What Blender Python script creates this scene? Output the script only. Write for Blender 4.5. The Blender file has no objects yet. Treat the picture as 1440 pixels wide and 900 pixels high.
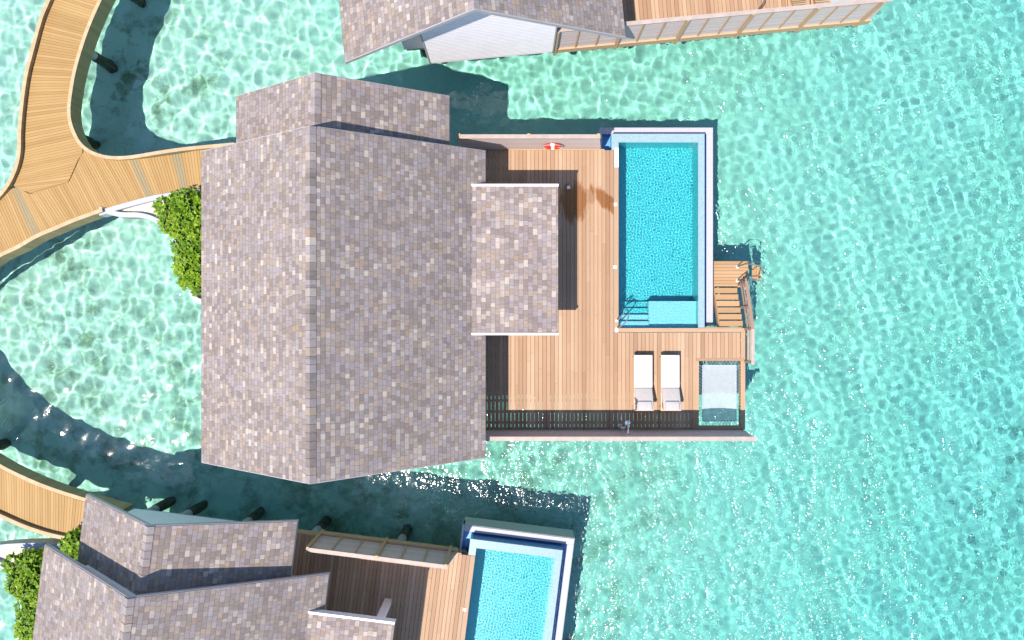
import bpy, math, random
import numpy as np
from mathutils import Vector, Matrix
random.seed(7)
sc = bpy.context.scene
col = sc.collection
R = math.radians
FOC, HC = 1120.0, 30.0                       # focal length in photo pixels, camera height above the sea

def PX(px, py, z=2.0):                        # photograph pixel -> metres on the level z
    s = (HC - z) / FOC
    return Vector(((px - 720) * s, (450 - py) * s, z))

# ------------------------------------------------------------------ world, sun, camera
SUN = Vector((.325, .36, -1.0)).normalized()
w = bpy.data.worlds.new("World"); sc.world = w; w.use_nodes = True
nt = w.node_tree; bg = nt.nodes['Background']
sky = nt.nodes.new('ShaderNodeTexSky'); sky.sky_type = 'NISHITA'; sky.sun_disc = False
sky.sun_elevation = math.asin(-SUN.z); sky.sun_rotation = math.atan2(-SUN.x, -SUN.y)
sky.air_density = 1.0; sky.dust_density = 0.4; sky.ozone_density = 4.0
bg.inputs[1].default_value = .15
nt.links.new(sky.outputs[0], bg.inputs[0])
sl = bpy.data.lights.new('sun', 'SUN'); sl.energy = 4.7; sl.angle = R(.5); sl.color = (1, .94, .87)
so = bpy.data.objects.new('sun', sl); col.objects.link(so); so.location = (-20, -20, 50)
so.rotation_euler = SUN.to_track_quat('-Z', 'Y').to_euler()
sl.cycles.is_caustics_light = True
cam = bpy.data.cameras.new('camera'); cam.sensor_width = 36; cam.lens = 28; cam.clip_end = 3000
co = bpy.data.objects.new('camera', cam); co.location = (0, 0, HC); col.objects.link(co); sc.camera = co
sc.view_settings.view_transform = 'Standard'; sc.view_settings.look = 'None'
sc.view_settings.exposure = .68; sc.view_settings.gamma = 1
cy = sc.cycles
cy.use_denoising = True; cy.max_bounces = 8; cy.diffuse_bounces = 3; cy.glossy_bounces = 3
cy.transmission_bounces = 5; cy.transparent_max_bounces = 6; cy.caustics_refractive = True; cy.caustics_reflective = False
cy.sample_clamp_indirect = 6; cy.sample_clamp_direct = 0

# ------------------------------------------------------------------ materials
class NT:
    def __init__(s, name):
        s.m = bpy.data.materials.new(name); s.m.use_nodes = True; s.t = s.m.node_tree
        s.b = s.t.nodes['Principled BSDF']
    def n(s, typ, **kw):
        nd = s.t.nodes.new('ShaderNode' + typ)
        for k, v in kw.items():
            if k[0] == 'i' and k[1:].isdigit(): s.put(nd.inputs[int(k[1:])], v)
            elif k[:3] == 'in_': s.put(nd.inputs[k[3:].replace('_', ' ')], v)
            else: setattr(nd, k, v)
        return nd
    def put(s, sock, v):
        if isinstance(v, bpy.types.NodeSocket): s.t.links.new(v, sock)
        elif isinstance(v, bpy.types.Node): s.t.links.new(v.outputs[0], sock)
        else: sock.default_value = v
    def math(s, op, a, b=0.0, c=0.0):
        nd = s.n('Math', operation=op); s.put(nd.inputs[0], a); s.put(nd.inputs[1], b); s.put(nd.inputs[2], c); return nd.outputs[0]
    def ramp(s, fac, stops, interp='LINEAR'):
        nd = s.n('ValToRGB'); cr = nd.color_ramp; cr.interpolation = interp
        while len(cr.elements) < len(stops): cr.elements.new(.5)
        for e, (p, c) in zip(cr.elements, stops):
            e.position = p; e.color = (*c, 1) if len(c) == 3 else c
        s.put(nd.inputs[0], fac); return nd.outputs[0]
    def mix(s, f, a, b, mode='MIX'):
        nd = s.n('Mix', data_type='RGBA', blend_type=mode)
        s.put(nd.inputs[0], f)
        for i, v in ((6, a), (7, b)):
            s.put(nd.inputs[i], (*v, 1) if isinstance(v, tuple) and len(v) == 3 else v)
        return nd.outputs[2]
    def obj(s): return s.n('TexCoord').outputs['Object']
    def uv(s): return s.n('TexCoord').outputs['UV']
    def scale(s, v, sc3):
        nd = s.n('Mapping'); s.put(nd.inputs[0], v); nd.inputs['Scale'].default_value = sc3; return nd.outputs[0]
    def noise(s, v, scale, detail=3, rough=.5):
        nd = s.n('TexNoise'); s.put(nd.inputs['Vector'], v); nd.inputs['Scale'].default_value = scale
        nd.inputs['Detail'].default_value = detail; nd.inputs['Roughness'].default_value = rough; return nd.outputs[0]
    def bump(s, h, st=.3, dist=.01):
        nd = s.n('Bump'); nd.inputs['Strength'].default_value = st; nd.inputs['Distance'].default_value = dist
        s.put(nd.inputs['Height'], h); s.put(s.b.inputs['Normal'], nd.outputs[0]); s.put(s.b.inputs['Coat Normal'], nd.outputs[0])
    def out(s, c, rough=.7, spec=.3):
        s.put(s.b.inputs['Base Color'], (*c, 1) if isinstance(c, tuple) and len(c) == 3 else c)
        s.put(s.b.inputs['Roughness'], rough); s.b.inputs['Specular IOR Level'].default_value = spec
        return s.m

def plain(name, c, rough=.6, var=.12, scale=3.0, metal=0, spec=.4, bump=0):
    k = NT(name); n1 = k.noise(k.obj(), scale, 5, .6)
    lo = tuple(x * (1 - var) for x in c); hi = tuple(min(1, x * (1 + var)) for x in c)
    c_ = k.ramp(n1, [(.3, lo), (.7, hi)])
    if bump: k.bump(k.noise(k.obj(), scale * 12, 3), bump, .01)
    k.b.inputs['Metallic'].default_value = metal
    return k.out(c_, rough, spec)

def wood(name, stops, rough=.65, wet=None):
    """Planks: the mesh carries one random value per plank in 'Col' and metres along the plank in U."""
    k = NT(name); a = k.n('Attribute', attribute_name='Col')
    base = k.ramp(a.outputs['Color'], stops)
    uv = k.uv()
    g = k.noise(k.scale(uv, (1.2, 60, 1)), 1.0, 5, .6)
    big = k.noise(k.obj(), .55, 4, .6)
    c = k.mix(k.math('MULTIPLY', k.ramp(g, [(.35, (1, 1, 1)), (.62, (0, 0, 0))]), .28), base, (.62, .55, .5), 'MULTIPLY')
    c = k.mix(.55, c, k.ramp(big, [(.3, (.84, .82, .8)), (.7, (1.0, 1.0, 1.0))]), 'MULTIPLY')
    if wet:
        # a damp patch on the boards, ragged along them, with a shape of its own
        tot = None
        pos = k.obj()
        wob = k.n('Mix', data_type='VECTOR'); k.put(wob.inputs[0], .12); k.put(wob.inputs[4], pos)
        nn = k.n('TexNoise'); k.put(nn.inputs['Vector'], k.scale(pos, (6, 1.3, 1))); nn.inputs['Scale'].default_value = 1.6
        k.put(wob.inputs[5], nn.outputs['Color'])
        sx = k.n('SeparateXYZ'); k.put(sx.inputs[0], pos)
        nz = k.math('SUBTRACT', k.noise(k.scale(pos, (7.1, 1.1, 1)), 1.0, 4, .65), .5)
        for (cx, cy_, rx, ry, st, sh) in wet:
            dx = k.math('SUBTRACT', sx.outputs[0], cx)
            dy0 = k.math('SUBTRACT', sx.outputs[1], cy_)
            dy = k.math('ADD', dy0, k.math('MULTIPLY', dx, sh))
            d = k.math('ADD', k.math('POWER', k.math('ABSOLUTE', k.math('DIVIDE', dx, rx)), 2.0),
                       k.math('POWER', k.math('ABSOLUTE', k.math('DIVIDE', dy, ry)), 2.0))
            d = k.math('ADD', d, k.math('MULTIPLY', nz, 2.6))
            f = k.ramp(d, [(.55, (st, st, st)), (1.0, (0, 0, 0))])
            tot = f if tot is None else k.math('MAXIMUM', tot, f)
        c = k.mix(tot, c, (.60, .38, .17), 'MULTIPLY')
    k.bump(g, .25, .004)
    return k.out(c, rough, .3)

def shingles():
    k = NT('shingle'); s = k.n('SeparateXYZ'); k.put(s.inputs[0], k.uv())
    P = .150
    v = k.math('DIVIDE', s.outputs[1], P); cf = k.math('FLOOR', v); fr = k.math('FRACT', v)
    wn = k.n('TexWhiteNoise', noise_dimensions='1D'); k.put(wn.inputs['W'], cf)
    W = k.math('ADD', k.math('DIVIDE', s.outputs[0], .172), k.math('MULTIPLY', wn.outputs[0], 517.3))
    vo = k.n('TexVoronoi', voronoi_dimensions='1D', feature='F1'); k.put(vo.inputs['W'], W); vo.inputs['Scale'].default_value = 1; vo.inputs['Randomness'].default_value = 1
    ve = k.n('TexVoronoi', voronoi_dimensions='1D', feature='DISTANCE_TO_EDGE'); k.put(ve.inputs['W'], W); ve.inputs['Scale'].default_value = 1; ve.inputs['Randomness'].default_value = 1
    sp = k.n('SeparateColor'); k.put(sp.inputs[0], vo.outputs['Color'])
    pal = [(0, (0.204, 0.165, 0.154)), (.13, (0.249, 0.209, 0.201)), (.28, (0.227, 0.185, 0.162)), (.42, (0.282, 0.242, 0.240)), (.56, (0.271, 0.219, 0.190)), (.68, (0.297, 0.231, 0.187)),
           (.76, (0.254, 0.216, 0.214)), (.86, (0.338, 0.285, 0.253)), (.94, (0.401, 0.342, 0.299)), (.98, (0.271, 0.199, 0.152))]
    c = k.ramp(sp.outputs[0], pal, 'CONSTANT')
    fine = k.noise(k.scale(k.obj(), (1, 1, 1)), 9, 5, .7)
    c = k.mix(.8, c, k.ramp(fine, [(.3, (.80, .79, .78)), (.7, (1.12, 1.12, 1.12))]), 'MULTIPLY')
    big = k.noise(k.obj(), .45, 4, .6)
    c = k.mix(.7, c, k.ramp(big, [(.3, (.86, .84, .84)), (.7, (1.08, 1.05, 1.02))]), 'MULTIPLY')
    gap_shade = k.math('LESS_THAN', fr, .085); e2 = k.math('LESS_THAN', ve.outputs['Distance'], .035)
    line = k.math('MAXIMUM', gap_shade, k.math('MULTIPLY', e2, .7))
    c = k.mix(k.math('MULTIPLY', line, .62), c, (.10, .085, .085))  # gap shadow along each course painted in as a dark line, with the joints
    hgt = k.math('ADD', k.math('MULTIPLY', fr, -.9), k.math('MULTIPLY', sp.outputs[1], .7))
    hgt = k.math('SUBTRACT', hgt, k.math('MULTIPLY', e2, .5))
    k.bump(k.math('ADD', hgt, k.math('MULTIPLY', fine, .3)), .55, .014)
    return k.out(c, .82, .25)

def tile(name, c, c2, size, grout, rough=.25, gw=.08):
    k = NT(name); ob = k.obj()
    vo = k.n('TexVoronoi', feature='F1', distance='CHEBYCHEV'); k.put(vo.inputs['Vector'], ob); vo.inputs['Scale'].default_value = 1 / size; vo.inputs['Randomness'].default_value = 0
    sp = k.n('SeparateColor'); k.put(sp.inputs[0], vo.outputs['Color'])
    cc = k.mix(sp.outputs[0], c, c2)
    g = k.math('GREATER_THAN', vo.outputs['Distance'], .5 - gw)
    cc = k.mix(g, cc, grout)
    return k.out(cc, rough, .5)

def water(name, tint, rough):
    k = NT(name); k.b.inputs['Roughness'].default_value = rough
    k.b.inputs['IOR'].default_value = 1.33; k.b.inputs['Transmission Weight'].default_value = 1
    nz = k.noise(k.obj(), 6.5, 1.2, .5)
    if tint: k.bump(nz, .4, .015)
    else:                                         # open water is choppier than the sheltered lagoon
        sy = k.n('SeparateXYZ'); k.put(sy.inputs[0], k.obj())
        ex = k.math('ADD', k.math('MULTIPLY', sy.outputs[0], .09), k.math('ADD', .62, k.math('MULTIPLY', sy.outputs[1], -.03))); ex.node.use_clamp = True
        ex = k.math('MAXIMUM', ex, .10)
        pat = k.ramp(k.noise(k.scale(k.obj(), (1.6, .5, 1)), .8, 4), [(.38, (.35, .35, .35)), (.62, (1.1, 1.1, 1.1))])
        # gusts roughen the surface most in the open water below the terraces
        gx_ = k.math('DIVIDE', k.math('SUBTRACT', sy.outputs[0], 7.0), 9.0); gy_ = k.math('DIVIDE', k.math('ADD', sy.outputs[1], 8.5), 6.5)
        gd = k.math('SUBTRACT', 1.0, k.math('ADD', k.math('MULTIPLY', gx_, gx_), k.math('MULTIPLY', gy_, gy_))); gd.node.use_clamp = True
        ex = k.math('ADD', ex, k.math('MULTIPLY', k.math('SQRT', gd), .9))
        hh = k.math('MULTIPLY', nz, k.math('MULTIPLY', ex, pat))
        k.bump(hh, 1.0, .030)
        cb = k.n('Bump'); cb.inputs['Strength'].default_value = 1; cb.inputs['Distance'].default_value = .078      # the skin of the water carries sharper ripples
        k.put(cb.inputs['Height'], hh); k.put(k.b.inputs['Coat Normal'], cb.outputs[0])
    if not tint:
        k.b.inputs['Coat Weight'].default_value = 1.0; k.b.inputs['Coat Roughness'].default_value = .12; k.b.inputs['Coat IOR'].default_value = 1.33
    if tint: k.b.inputs['Base Color'].default_value = (*tint, 1)
    else:                                         # the sea takes more of the red light where it is deeper, out to the right
        sx = k.n('SeparateXYZ'); k.put(sx.inputs[0], k.obj())
        f = k.math('ADD', k.math('DIVIDE', k.math('ADD', k.math('SUBTRACT', sx.outputs[0], k.math('MULTIPLY', k.math('MINIMUM', sx.outputs[1], 3.0), .8)), 21.4), 46.0), k.math('MULTIPLY', k.math('SUBTRACT', k.noise(k.obj(), .18, 3), .5), .25))
        k.put(k.b.inputs['Base Color'], k.ramp(f, [(.0, (.48, .94, .81)), (.22, (.45, .94, .80)), (.38, (.34, .89, .76)), (.62, (.27, .77, .69)), (1, (.175, .69, .655))]))
    return k.m

def seabed_mat():
    k = NT('sand'); ob = k.obj()
    n1 = k.noise(ob, .22, 5, .6); n2 = k.noise(ob, 1.4, 6, .7); n3 = k.noise(ob, 7, 4, .7)
    c = k.ramp(n1, [(.3, (.80, .78, .68)), (.55, (.86, .84, .76)), (.75, (.90, .88, .82))])
    c = k.mix(k.ramp(n2, [(.5, (0, 0, 0)), (.72, (.30, .30, .30))]), c, (.45, .46, .34))
    c = k.mix(.35, c, k.ramp(n3, [(.3, (.92, .92, .90)), (.7, (1, 1, 1))]), 'MULTIPLY')
    # rubble and weed: one patch far out on the right, one by the boardwalk, one between the villas
    sx = k.n('SeparateXYZ'); k.put(sx.inputs[0], ob)
    for (cx, cy_, r, lo, hi, cc) in ((20.6, -7.3, 4.2, .53, .60, (.10, .14, .11)), (-19.0, 1.0, 4.5, .50, .68, (.20, .21, .12)), (-16.5, 8.5, 4.0, .50, .66, (.22, .23, .14)),
                                     (-13, -6.5, 9, .46, .66, (.22, .24, .15)), (-13.5, 9.6, 3.2, .50, .66, (.25, .26, .16)), (0, -8, 8, .48, .7, (.25, .27, .17))):
        d = k.math('SQRT', k.math('ADD', k.math('POWER', k.math('SUBTRACT', sx.outputs[0], cx), 2.0), k.math('POWER', k.math('SUBTRACT', sx.outputs[1], cy_), 2.0)))
        m = k.math('SUBTRACT', 1.0, k.math('DIVIDE', d, r)); m.node.use_clamp = True
        m = k.math('MINIMUM', k.math('MULTIPLY', m, 3.0), 1.0)
        p = k.ramp(k.noise(ob, 1.9 if r < 5 and cx > 10 else 1.1, 6, .68), [(lo, (0, 0, 0)), (hi, (.55, .55, .55) if cx > 10 else (.85, .85, .85))])
        c = k.mix(k.math('MULTIPLY', m, p), c, cc)
    k.bump(k.math('ADD', n2, n3), .5, .05)
    return k.out(c, .9, .1)

def slatted(name, c1, c2):
    k = NT(name); a = k.n('Attribute', attribute_name='Col')
    base = k.ramp(a.outputs['Color'], [(0, c1), (1, c2)])
    g = k.noise(k.scale(k.obj(), (2, 2, 40)), 1.0, 4, .6)
    return k.out(k.mix(.5, base, k.ramp(g, [(.3, (.78, .76, .74)), (.7, (1, 1, 1))]), 'MULTIPLY'), .65, .3)

M = {}
M['shingle'] = shingles()
M['ridge'] = M['shingle']
DECK = [(0, (.29, .165, .095)), (.3, (.375, .232, .140)), (.7, (.425, .275, .17)), (1, (.48, .325, .215))]
M['deck'] = wood('deck_board', DECK)
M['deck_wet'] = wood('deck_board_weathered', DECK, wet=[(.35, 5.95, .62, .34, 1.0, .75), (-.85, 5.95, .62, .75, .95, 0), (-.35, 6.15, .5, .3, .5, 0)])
M['walk'] = wood('boardwalk_board', [(0, (.26, .205, .11)), (.1, (.29, .225, .12)), (.14, (.31, .180, .064)), (.5, (.365, .218, .078)), (1, (.42, .268, .106))])
M['kerb'] = wood('kerb_board', [(0, (.44, .31, .175)), (1, (.52, .38, .23))])
M['fascia_wood'] = wood('fascia_board_shaded', [(0, (.30, .22, .105)), (1, (.38, .29, .15))])  # kerb sides: their shade is put into a darker board colour
M['trim'] = wood('frame_timber', [(0, (.42, .27, .15)), (1, (.55, .38, .22))])
M['tread'] = wood('tread_board', [(0, (.36, .215, .105)), (1, (.46, .285, .15))])
M['rail_wood'] = wood('rail_timber', [(0, (.36, .23, .17)), (1, (.44, .29, .21))])
M['slat'] = slatted('screen_slat', (.47, .37, .34), (.60, .49, .455))
M['top_rail'] = plain('screen_top_rail', (.36, .285, .245), .6, .12, 4)
M['white'] = plain('white_paint', (.82, .765, .765), .5, .04, 2)
M['planter'] = plain('planter_wall_paint', (.36, .37, .42), .5, .04, 2)
M['fascia'] = plain('fascia_paint', (.36, .335, .345), .5, .06, 3)
M['soffit'] = plain('soffit_paint', (.46, .46, .50), .6, .05, 3)
M['slab'] = plain('concrete_beam', (.42, .42, .41), .8, .15, 2)
M['pile'] = plain('pile_concrete', (.30, .33, .34), .8, .25, 2)
M['weed'] = plain('pile_growth', (.05, .055, .04), .95, .5, 9)
M['rim'] = tile('rim_mosaic', (.21, .32, .345), (.28, .37, .39), .05, (.24, .33, .35))
M['stone'] = plain('stone_coping', (.385, .37, .40), .6, .08, 14)
M['grey_stone'] = plain('pool_outer_wall', (.36, .40, .42), .7, .08, 10)
M['pool'] = tile('pool_mosaic', (.035, .49, .54), (.07, .56, .60), .05, (.14, .54, .59))
M['ledge'] = tile('pool_ledge_mosaic', (.26, .64, .70), (.36, .70, .75), .05, (.3, .66, .72))
M['trough'] = tile('trough_tile', (.07, .25, .52), (.10, .32, .60), .05, (.2, .4, .6))
M['metal'] = plain('brushed_steel', (.62, .62, .63), .25, .03, 3, metal=1)
M['dark_metal'] = plain('dark_steel', (.07, .06, .06), .4, .1, 3, spec=.5)
M['glass'] = plain('dark_window_glass', (.03, .04, .05), .06, .1, 1, spec=.8)
M['cushion'] = plain('cushion_cloth', (.60, .575, .54), .9, .04, 6, bump=.15)
M['cushion_b'] = plain('backrest_cloth', (.45, .405, .375), .9, .06, 6, bump=.15)
M['pillow'] = plain('pillow_cloth', (.50, .46, .43), .9, .05, 6)
M['lframe'] = plain('lounger_teak', (.58, .40, .28), .6, .1, 4)
M['rope'] = plain('white_rope', (.40, .43, .44), .8, .06, 9)
M['red'] = plain('red_foam', (.62, .045, .02), .45, .05, 5)
M['lamp'] = plain('white_fitting', (.82, .81, .80), .4, .03, 4)
M['grey_print'] = plain('grey_print', (.22, .25, .30), .5, .05, 4)
M['soil'] = plain('planter_sand', (.58, .50, .40), .95, .2, 4, bump=.4)
M['bark'] = plain('shrub_bark', (.16, .11, .07), .9, .3, 12)
k = NT('leaf'); a = k.n('Attribute', attribute_name='Col')
k.b.inputs['Transmission Weight'].default_value = 0
M['leaf'] = k.out(k.ramp(a.outputs['Color'], [(0, (.03, .075, .004)), (.45, (.09, .175, .006)), (.8, (.18, .275, .010)), (1, (.25, .34, .025))]), .55, .2)
M['sea'] = water('sea_water', None, .018)
M['poolwater'] = water('pool_water', (.72, 1, 1), .02)
M['sand'] = seabed_mat()

# ------------------------------------------------------------------ mesh builder
class MB:
    def __init__(s): s.v = []; s.f = []; s.c = []; s.uv = []; s.mi = []
    def face(s, pts, c=.5, uv=None, mi=0):
        i = len(s.v); s.v += [tuple(p) for p in pts]; s.f.append(list(range(i, i + len(pts))))
        s.c.append(c); s.mi.append(mi)
        s.uv.append(uv or [(p[0], p[1]) for p in pts])
    def hexa(s, b, t, c=.5, mi=0, uvlen=None):
        """b, t: four bottom and four top points, same order, counter-clockwise seen from above"""
        if c is None: c = random.random()
        du = random.random() * 40
        def uvq(a, b_, c_, d):
            a, b_, c_, d = map(Vector, (a, b_, c_, d))
            L, W_ = (b_ - a).length, (d - a).length
            q = [(du, du), (du + L, du), (du + L, du + W_), (du, du + W_)]
            if W_ > L: q = [(du, du), (du, du + L), (du + W_, du + L), (du + W_, du)]
            return q
        for q in ((t[0], t[1], t[2], t[3]), (b[3], b[2], b[1], b[0]), (b[0], b[1], t[1], t[0]), (b[1], b[2], t[2], t[1]), (b[2], b[3], t[3], t[2]), (b[3], b[0], t[0], t[3])):
            s.face(q, c, uvq(*q), mi)
    def box(s, x0, x1, y0, y1, z0, z1, c=.5, mi=0):
        p = [(x0, y0), (x1, y0), (x1, y1), (x0, y1)]
        s.hexa([(*q, z0) for q in p], [(*q, z1) for q in p], c, mi)
    def bar(s, a, b, wd, ht, c=.5, up=Vector((0, 0, 1)), mi=0):
        a, b = Vector(a), Vector(b); d = (b - a).normalized()
        sd = d.cross(up)
        if sd.length < 1e-4: sd = Vector((1, 0, 0))
        sd.normalize(); u = sd.cross(d).normalized()
        q = [(-1, -1), (1, -1), (1, 1), (-1, 1)]
        A = [a + sd * (wd / 2 * i) + u * (ht / 2 * j) for i, j in q]; B = [b + sd * (wd / 2 * i) + u * (ht / 2 * j) for i, j in q]
        s.hexa([A[0], A[1], B[1], B[0]], [A[3], A[2], B[2], B[3]], c, mi)
    def tube(s, pts, r, n=8, c=.5, mi=0, r1=None):
        pts = [Vector(p) for p in pts]; rings = []
        for i, p in enumerate(pts):
            d = (pts[min(i + 1, len(pts) - 1)] - pts[max(i - 1, 0)]).normalized()
            a = d.cross(Vector((0, 0, 1)));
            if a.length < 1e-3: a = Vector((1, 0, 0))
            a.normalize(); b = d.cross(a)
            rr = r if r1 is None else r + (r1 - r) * i / (len(pts) - 1)
            rings.append([p + (a * math.cos(t) + b * math.sin(t)) * rr for t in [2 * math.pi * j / n for j in range(n)]])
        for i in range(len(rings) - 1):
            for j in range(n):
                k_ = (j + 1) % n
                s.face([rings[i][j], rings[i][k_], rings[i + 1][k_], rings[i + 1][j]], c, None, mi)
        s.face(rings[0][::-1], c, None, mi); s.face(rings[-1], c, None, mi)
    def prism(s, poly, z0, z1, c=.5, mi=0):
        n = len(poly)
        s.face([(p[0], p[1], z1) for p in poly], c, None, mi); s.face([(p[0], p[1], z0) for p in poly][::-1], c, None, mi)
        for i in range(n):
            a, b = poly[i], poly[(i + 1) % n]
            s.face([(a[0], a[1], z0), (b[0], b[1], z0), (b[0], b[1], z1), (a[0], a[1], z1)], c, None, mi)
    def build(s, name, mats, parent=None, origin=(0, 0, 0), smooth=False, bevel=0, recv=False, weld=False):
        me = bpy.data.meshes.new(name); O = Vector(origin)
        me.from_pydata([tuple(Vector(p) - O) for p in s.v], [], s.f)
        ca = me.color_attributes.new('Col', 'FLOAT_COLOR', 'CORNER'); ul = me.uv_layers.new(name='UVMap')
        cd = []; ud = []
        for f, c, u in zip(s.f, s.c, s.uv):
            cd += [c, c, c, 1.0] * len(f)
            for q in u: ud += [q[0], q[1]]
        ca.data.foreach_set('color', cd); ul.data.foreach_set('uv', ud)
        me.polygons.foreach_set('material_index', s.mi)
        for m in (mats if isinstance(mats, (list, tuple)) else [mats]): me.materials.append(M[m])
        if weld or smooth or bevel:
            import bmesh
            bm = bmesh.new(); bm.from_mesh(me); bmesh.ops.remove_doubles(bm, verts=bm.verts, dist=1e-4)
            bmesh.ops.recalc_face_normals(bm, faces=bm.faces); bm.to_mesh(me); bm.free()
        if smooth: me.shade_smooth()
        me.update()
        o = bpy.data.objects.new(name, me); col.objects.link(o)
        if parent is not None: o.parent = parent
        if bevel:
            b = o.modifiers.new('bevel', 'BEVEL'); b.width = bevel; b.segments = 3; b.limit_method = 'ANGLE'
            me.shade_smooth()
        if recv: o.cycles.is_caustics_receiver = True
        return o

def empty(name, loc, label, cat, group=None, rz=0):
    o = bpy.data.objects.new(name, None); o.empty_display_size = .2; o.location = loc; o.rotation_euler = (0, 0, rz)
    col.objects.link(o); tag(o, label, cat, group); return o
def tag(o, label, cat, group=None):
    o['label'] = label; o['category'] = cat
    if group: o['group'] = group
    return o
class Thing:
    """an Empty at loc; parts are built in villa coordinates and shifted to it"""
    def __init__(s, name, loc, label, cat, group=None):
        s.o = empty(name, loc, label, cat, group); s.loc = Vector(loc)
    def part(s, name, mb, mats, parent=None, **kw): return mb.build(name, mats, parent or s.o, origin=s.loc, **kw)

def grid_mesh(name, X, Y, Z, mat):
    ny, nx = X.shape
    v = np.stack([X, Y, Z], -1).reshape(-1, 3)
    i = np.arange(nx * ny).reshape(ny, nx)
    f = np.stack([i[:-1, :-1], i[:-1, 1:], i[1:, 1:], i[1:, :-1]], -1).reshape(-1, 4)
    m = bpy.data.meshes.new(name); m.vertices.add(len(v)); m.vertices.foreach_set('co', v.ravel())
    m.loops.add(f.size); m.loops.foreach_set('vertex_index', f.ravel().astype(np.int32))
    m.polygons.add(len(f)); m.polygons.foreach_set('loop_start', (np.arange(len(f)) * 4).astype(np.int32))
    m.update(); m.validate(); m.shade_smooth(); m.materials.append(M[mat])
    o = bpy.data.objects.new(name, m); col.objects.link(o); return o

def axis(lo, hi, step, far):
    a = list(np.arange(lo, hi + step / 2, step)); d = step; x = a[-1]; e = []
    while x < far: d *= 1.35; x += d; e.append(x)
    d = step; x = lo; g = []
    while x > -far: d *= 1.35; x -= d; g.append(x)
    return np.array(g[::-1] + a + e)

# ------------------------------------------------------------------ sea and seabed
rng = np.random.default_rng(5)
def waves(X, Y, n, l0, l1, curv, rng, bias=None, spread=math.pi):
    Z = np.zeros_like(X)
    for i in range(n):
        lam = math.exp(rng.uniform(math.log(l0), math.log(l1))); kk = 2 * math.pi / lam
        th = rng.uniform(0, 2 * math.pi) if bias is None else bias + rng.normal() * spread
        Z += curv / (kk * kk) / math.sqrt(n) * np.sin(kk * (X * math.cos(th) + Y * math.sin(th)) + rng.uniform(0, 6.28))
    return Z
xs = axis(-22, 22, .05, 900); ys = axis(-14.5, 14.5, .05, 900)
X, Y = np.meshgrid(xs, ys)
calm = waves(X, Y, 80, .16, 1.15, 1.3, rng)
chop = waves(X, Y, 60, .20, .60, .68, rng, bias=.35, spread=1.1) + waves(X, Y, 12, 1.2, 3.4, .16, rng, bias=.35, spread=.5)
t = 1 / (1 + np.exp(-(X * .9 - Y * .25 - 4.5) / 2.2))
fade = np.clip((30 - np.maximum(np.abs(X), np.abs(Y) * 1.35)) / 7, 0, 1)
sea = grid_mesh('sea', X, Y, (calm * (1 - t) + chop * t) * fade, 'sea')
sea['kind'] = 'structure'; sea.cycles.is_caustics_caster = True
xs = axis(-26, 26, .4, 900); ys = axis(-18, 18, .4, 900)
X, Y = np.meshgrid(xs, ys)
depth = 1.45 + .9 / (1 + np.exp(-(X - 9) / 3.0)) + .9 / (1 + np.exp(-(X - 21) / 3.5))
bumps = waves(X, Y, 24, 1.2, 7, .12, rng)
sb = grid_mesh('seabed', X, Y, -depth + bumps * np.clip((60 - np.hypot(X, Y)) / 20, 0, 1), 'sand')
sb['kind'] = 'structure'; sb.cycles.is_caustics_receiver = True

# ------------------------------------------------------------------ the villa, in its own coordinates (the middle one stands where it is built)
SETS = []                                      # every top-level thing of the middle villa, to be copied
def reg(o, key): SETS.append((o, key)); return o

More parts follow.
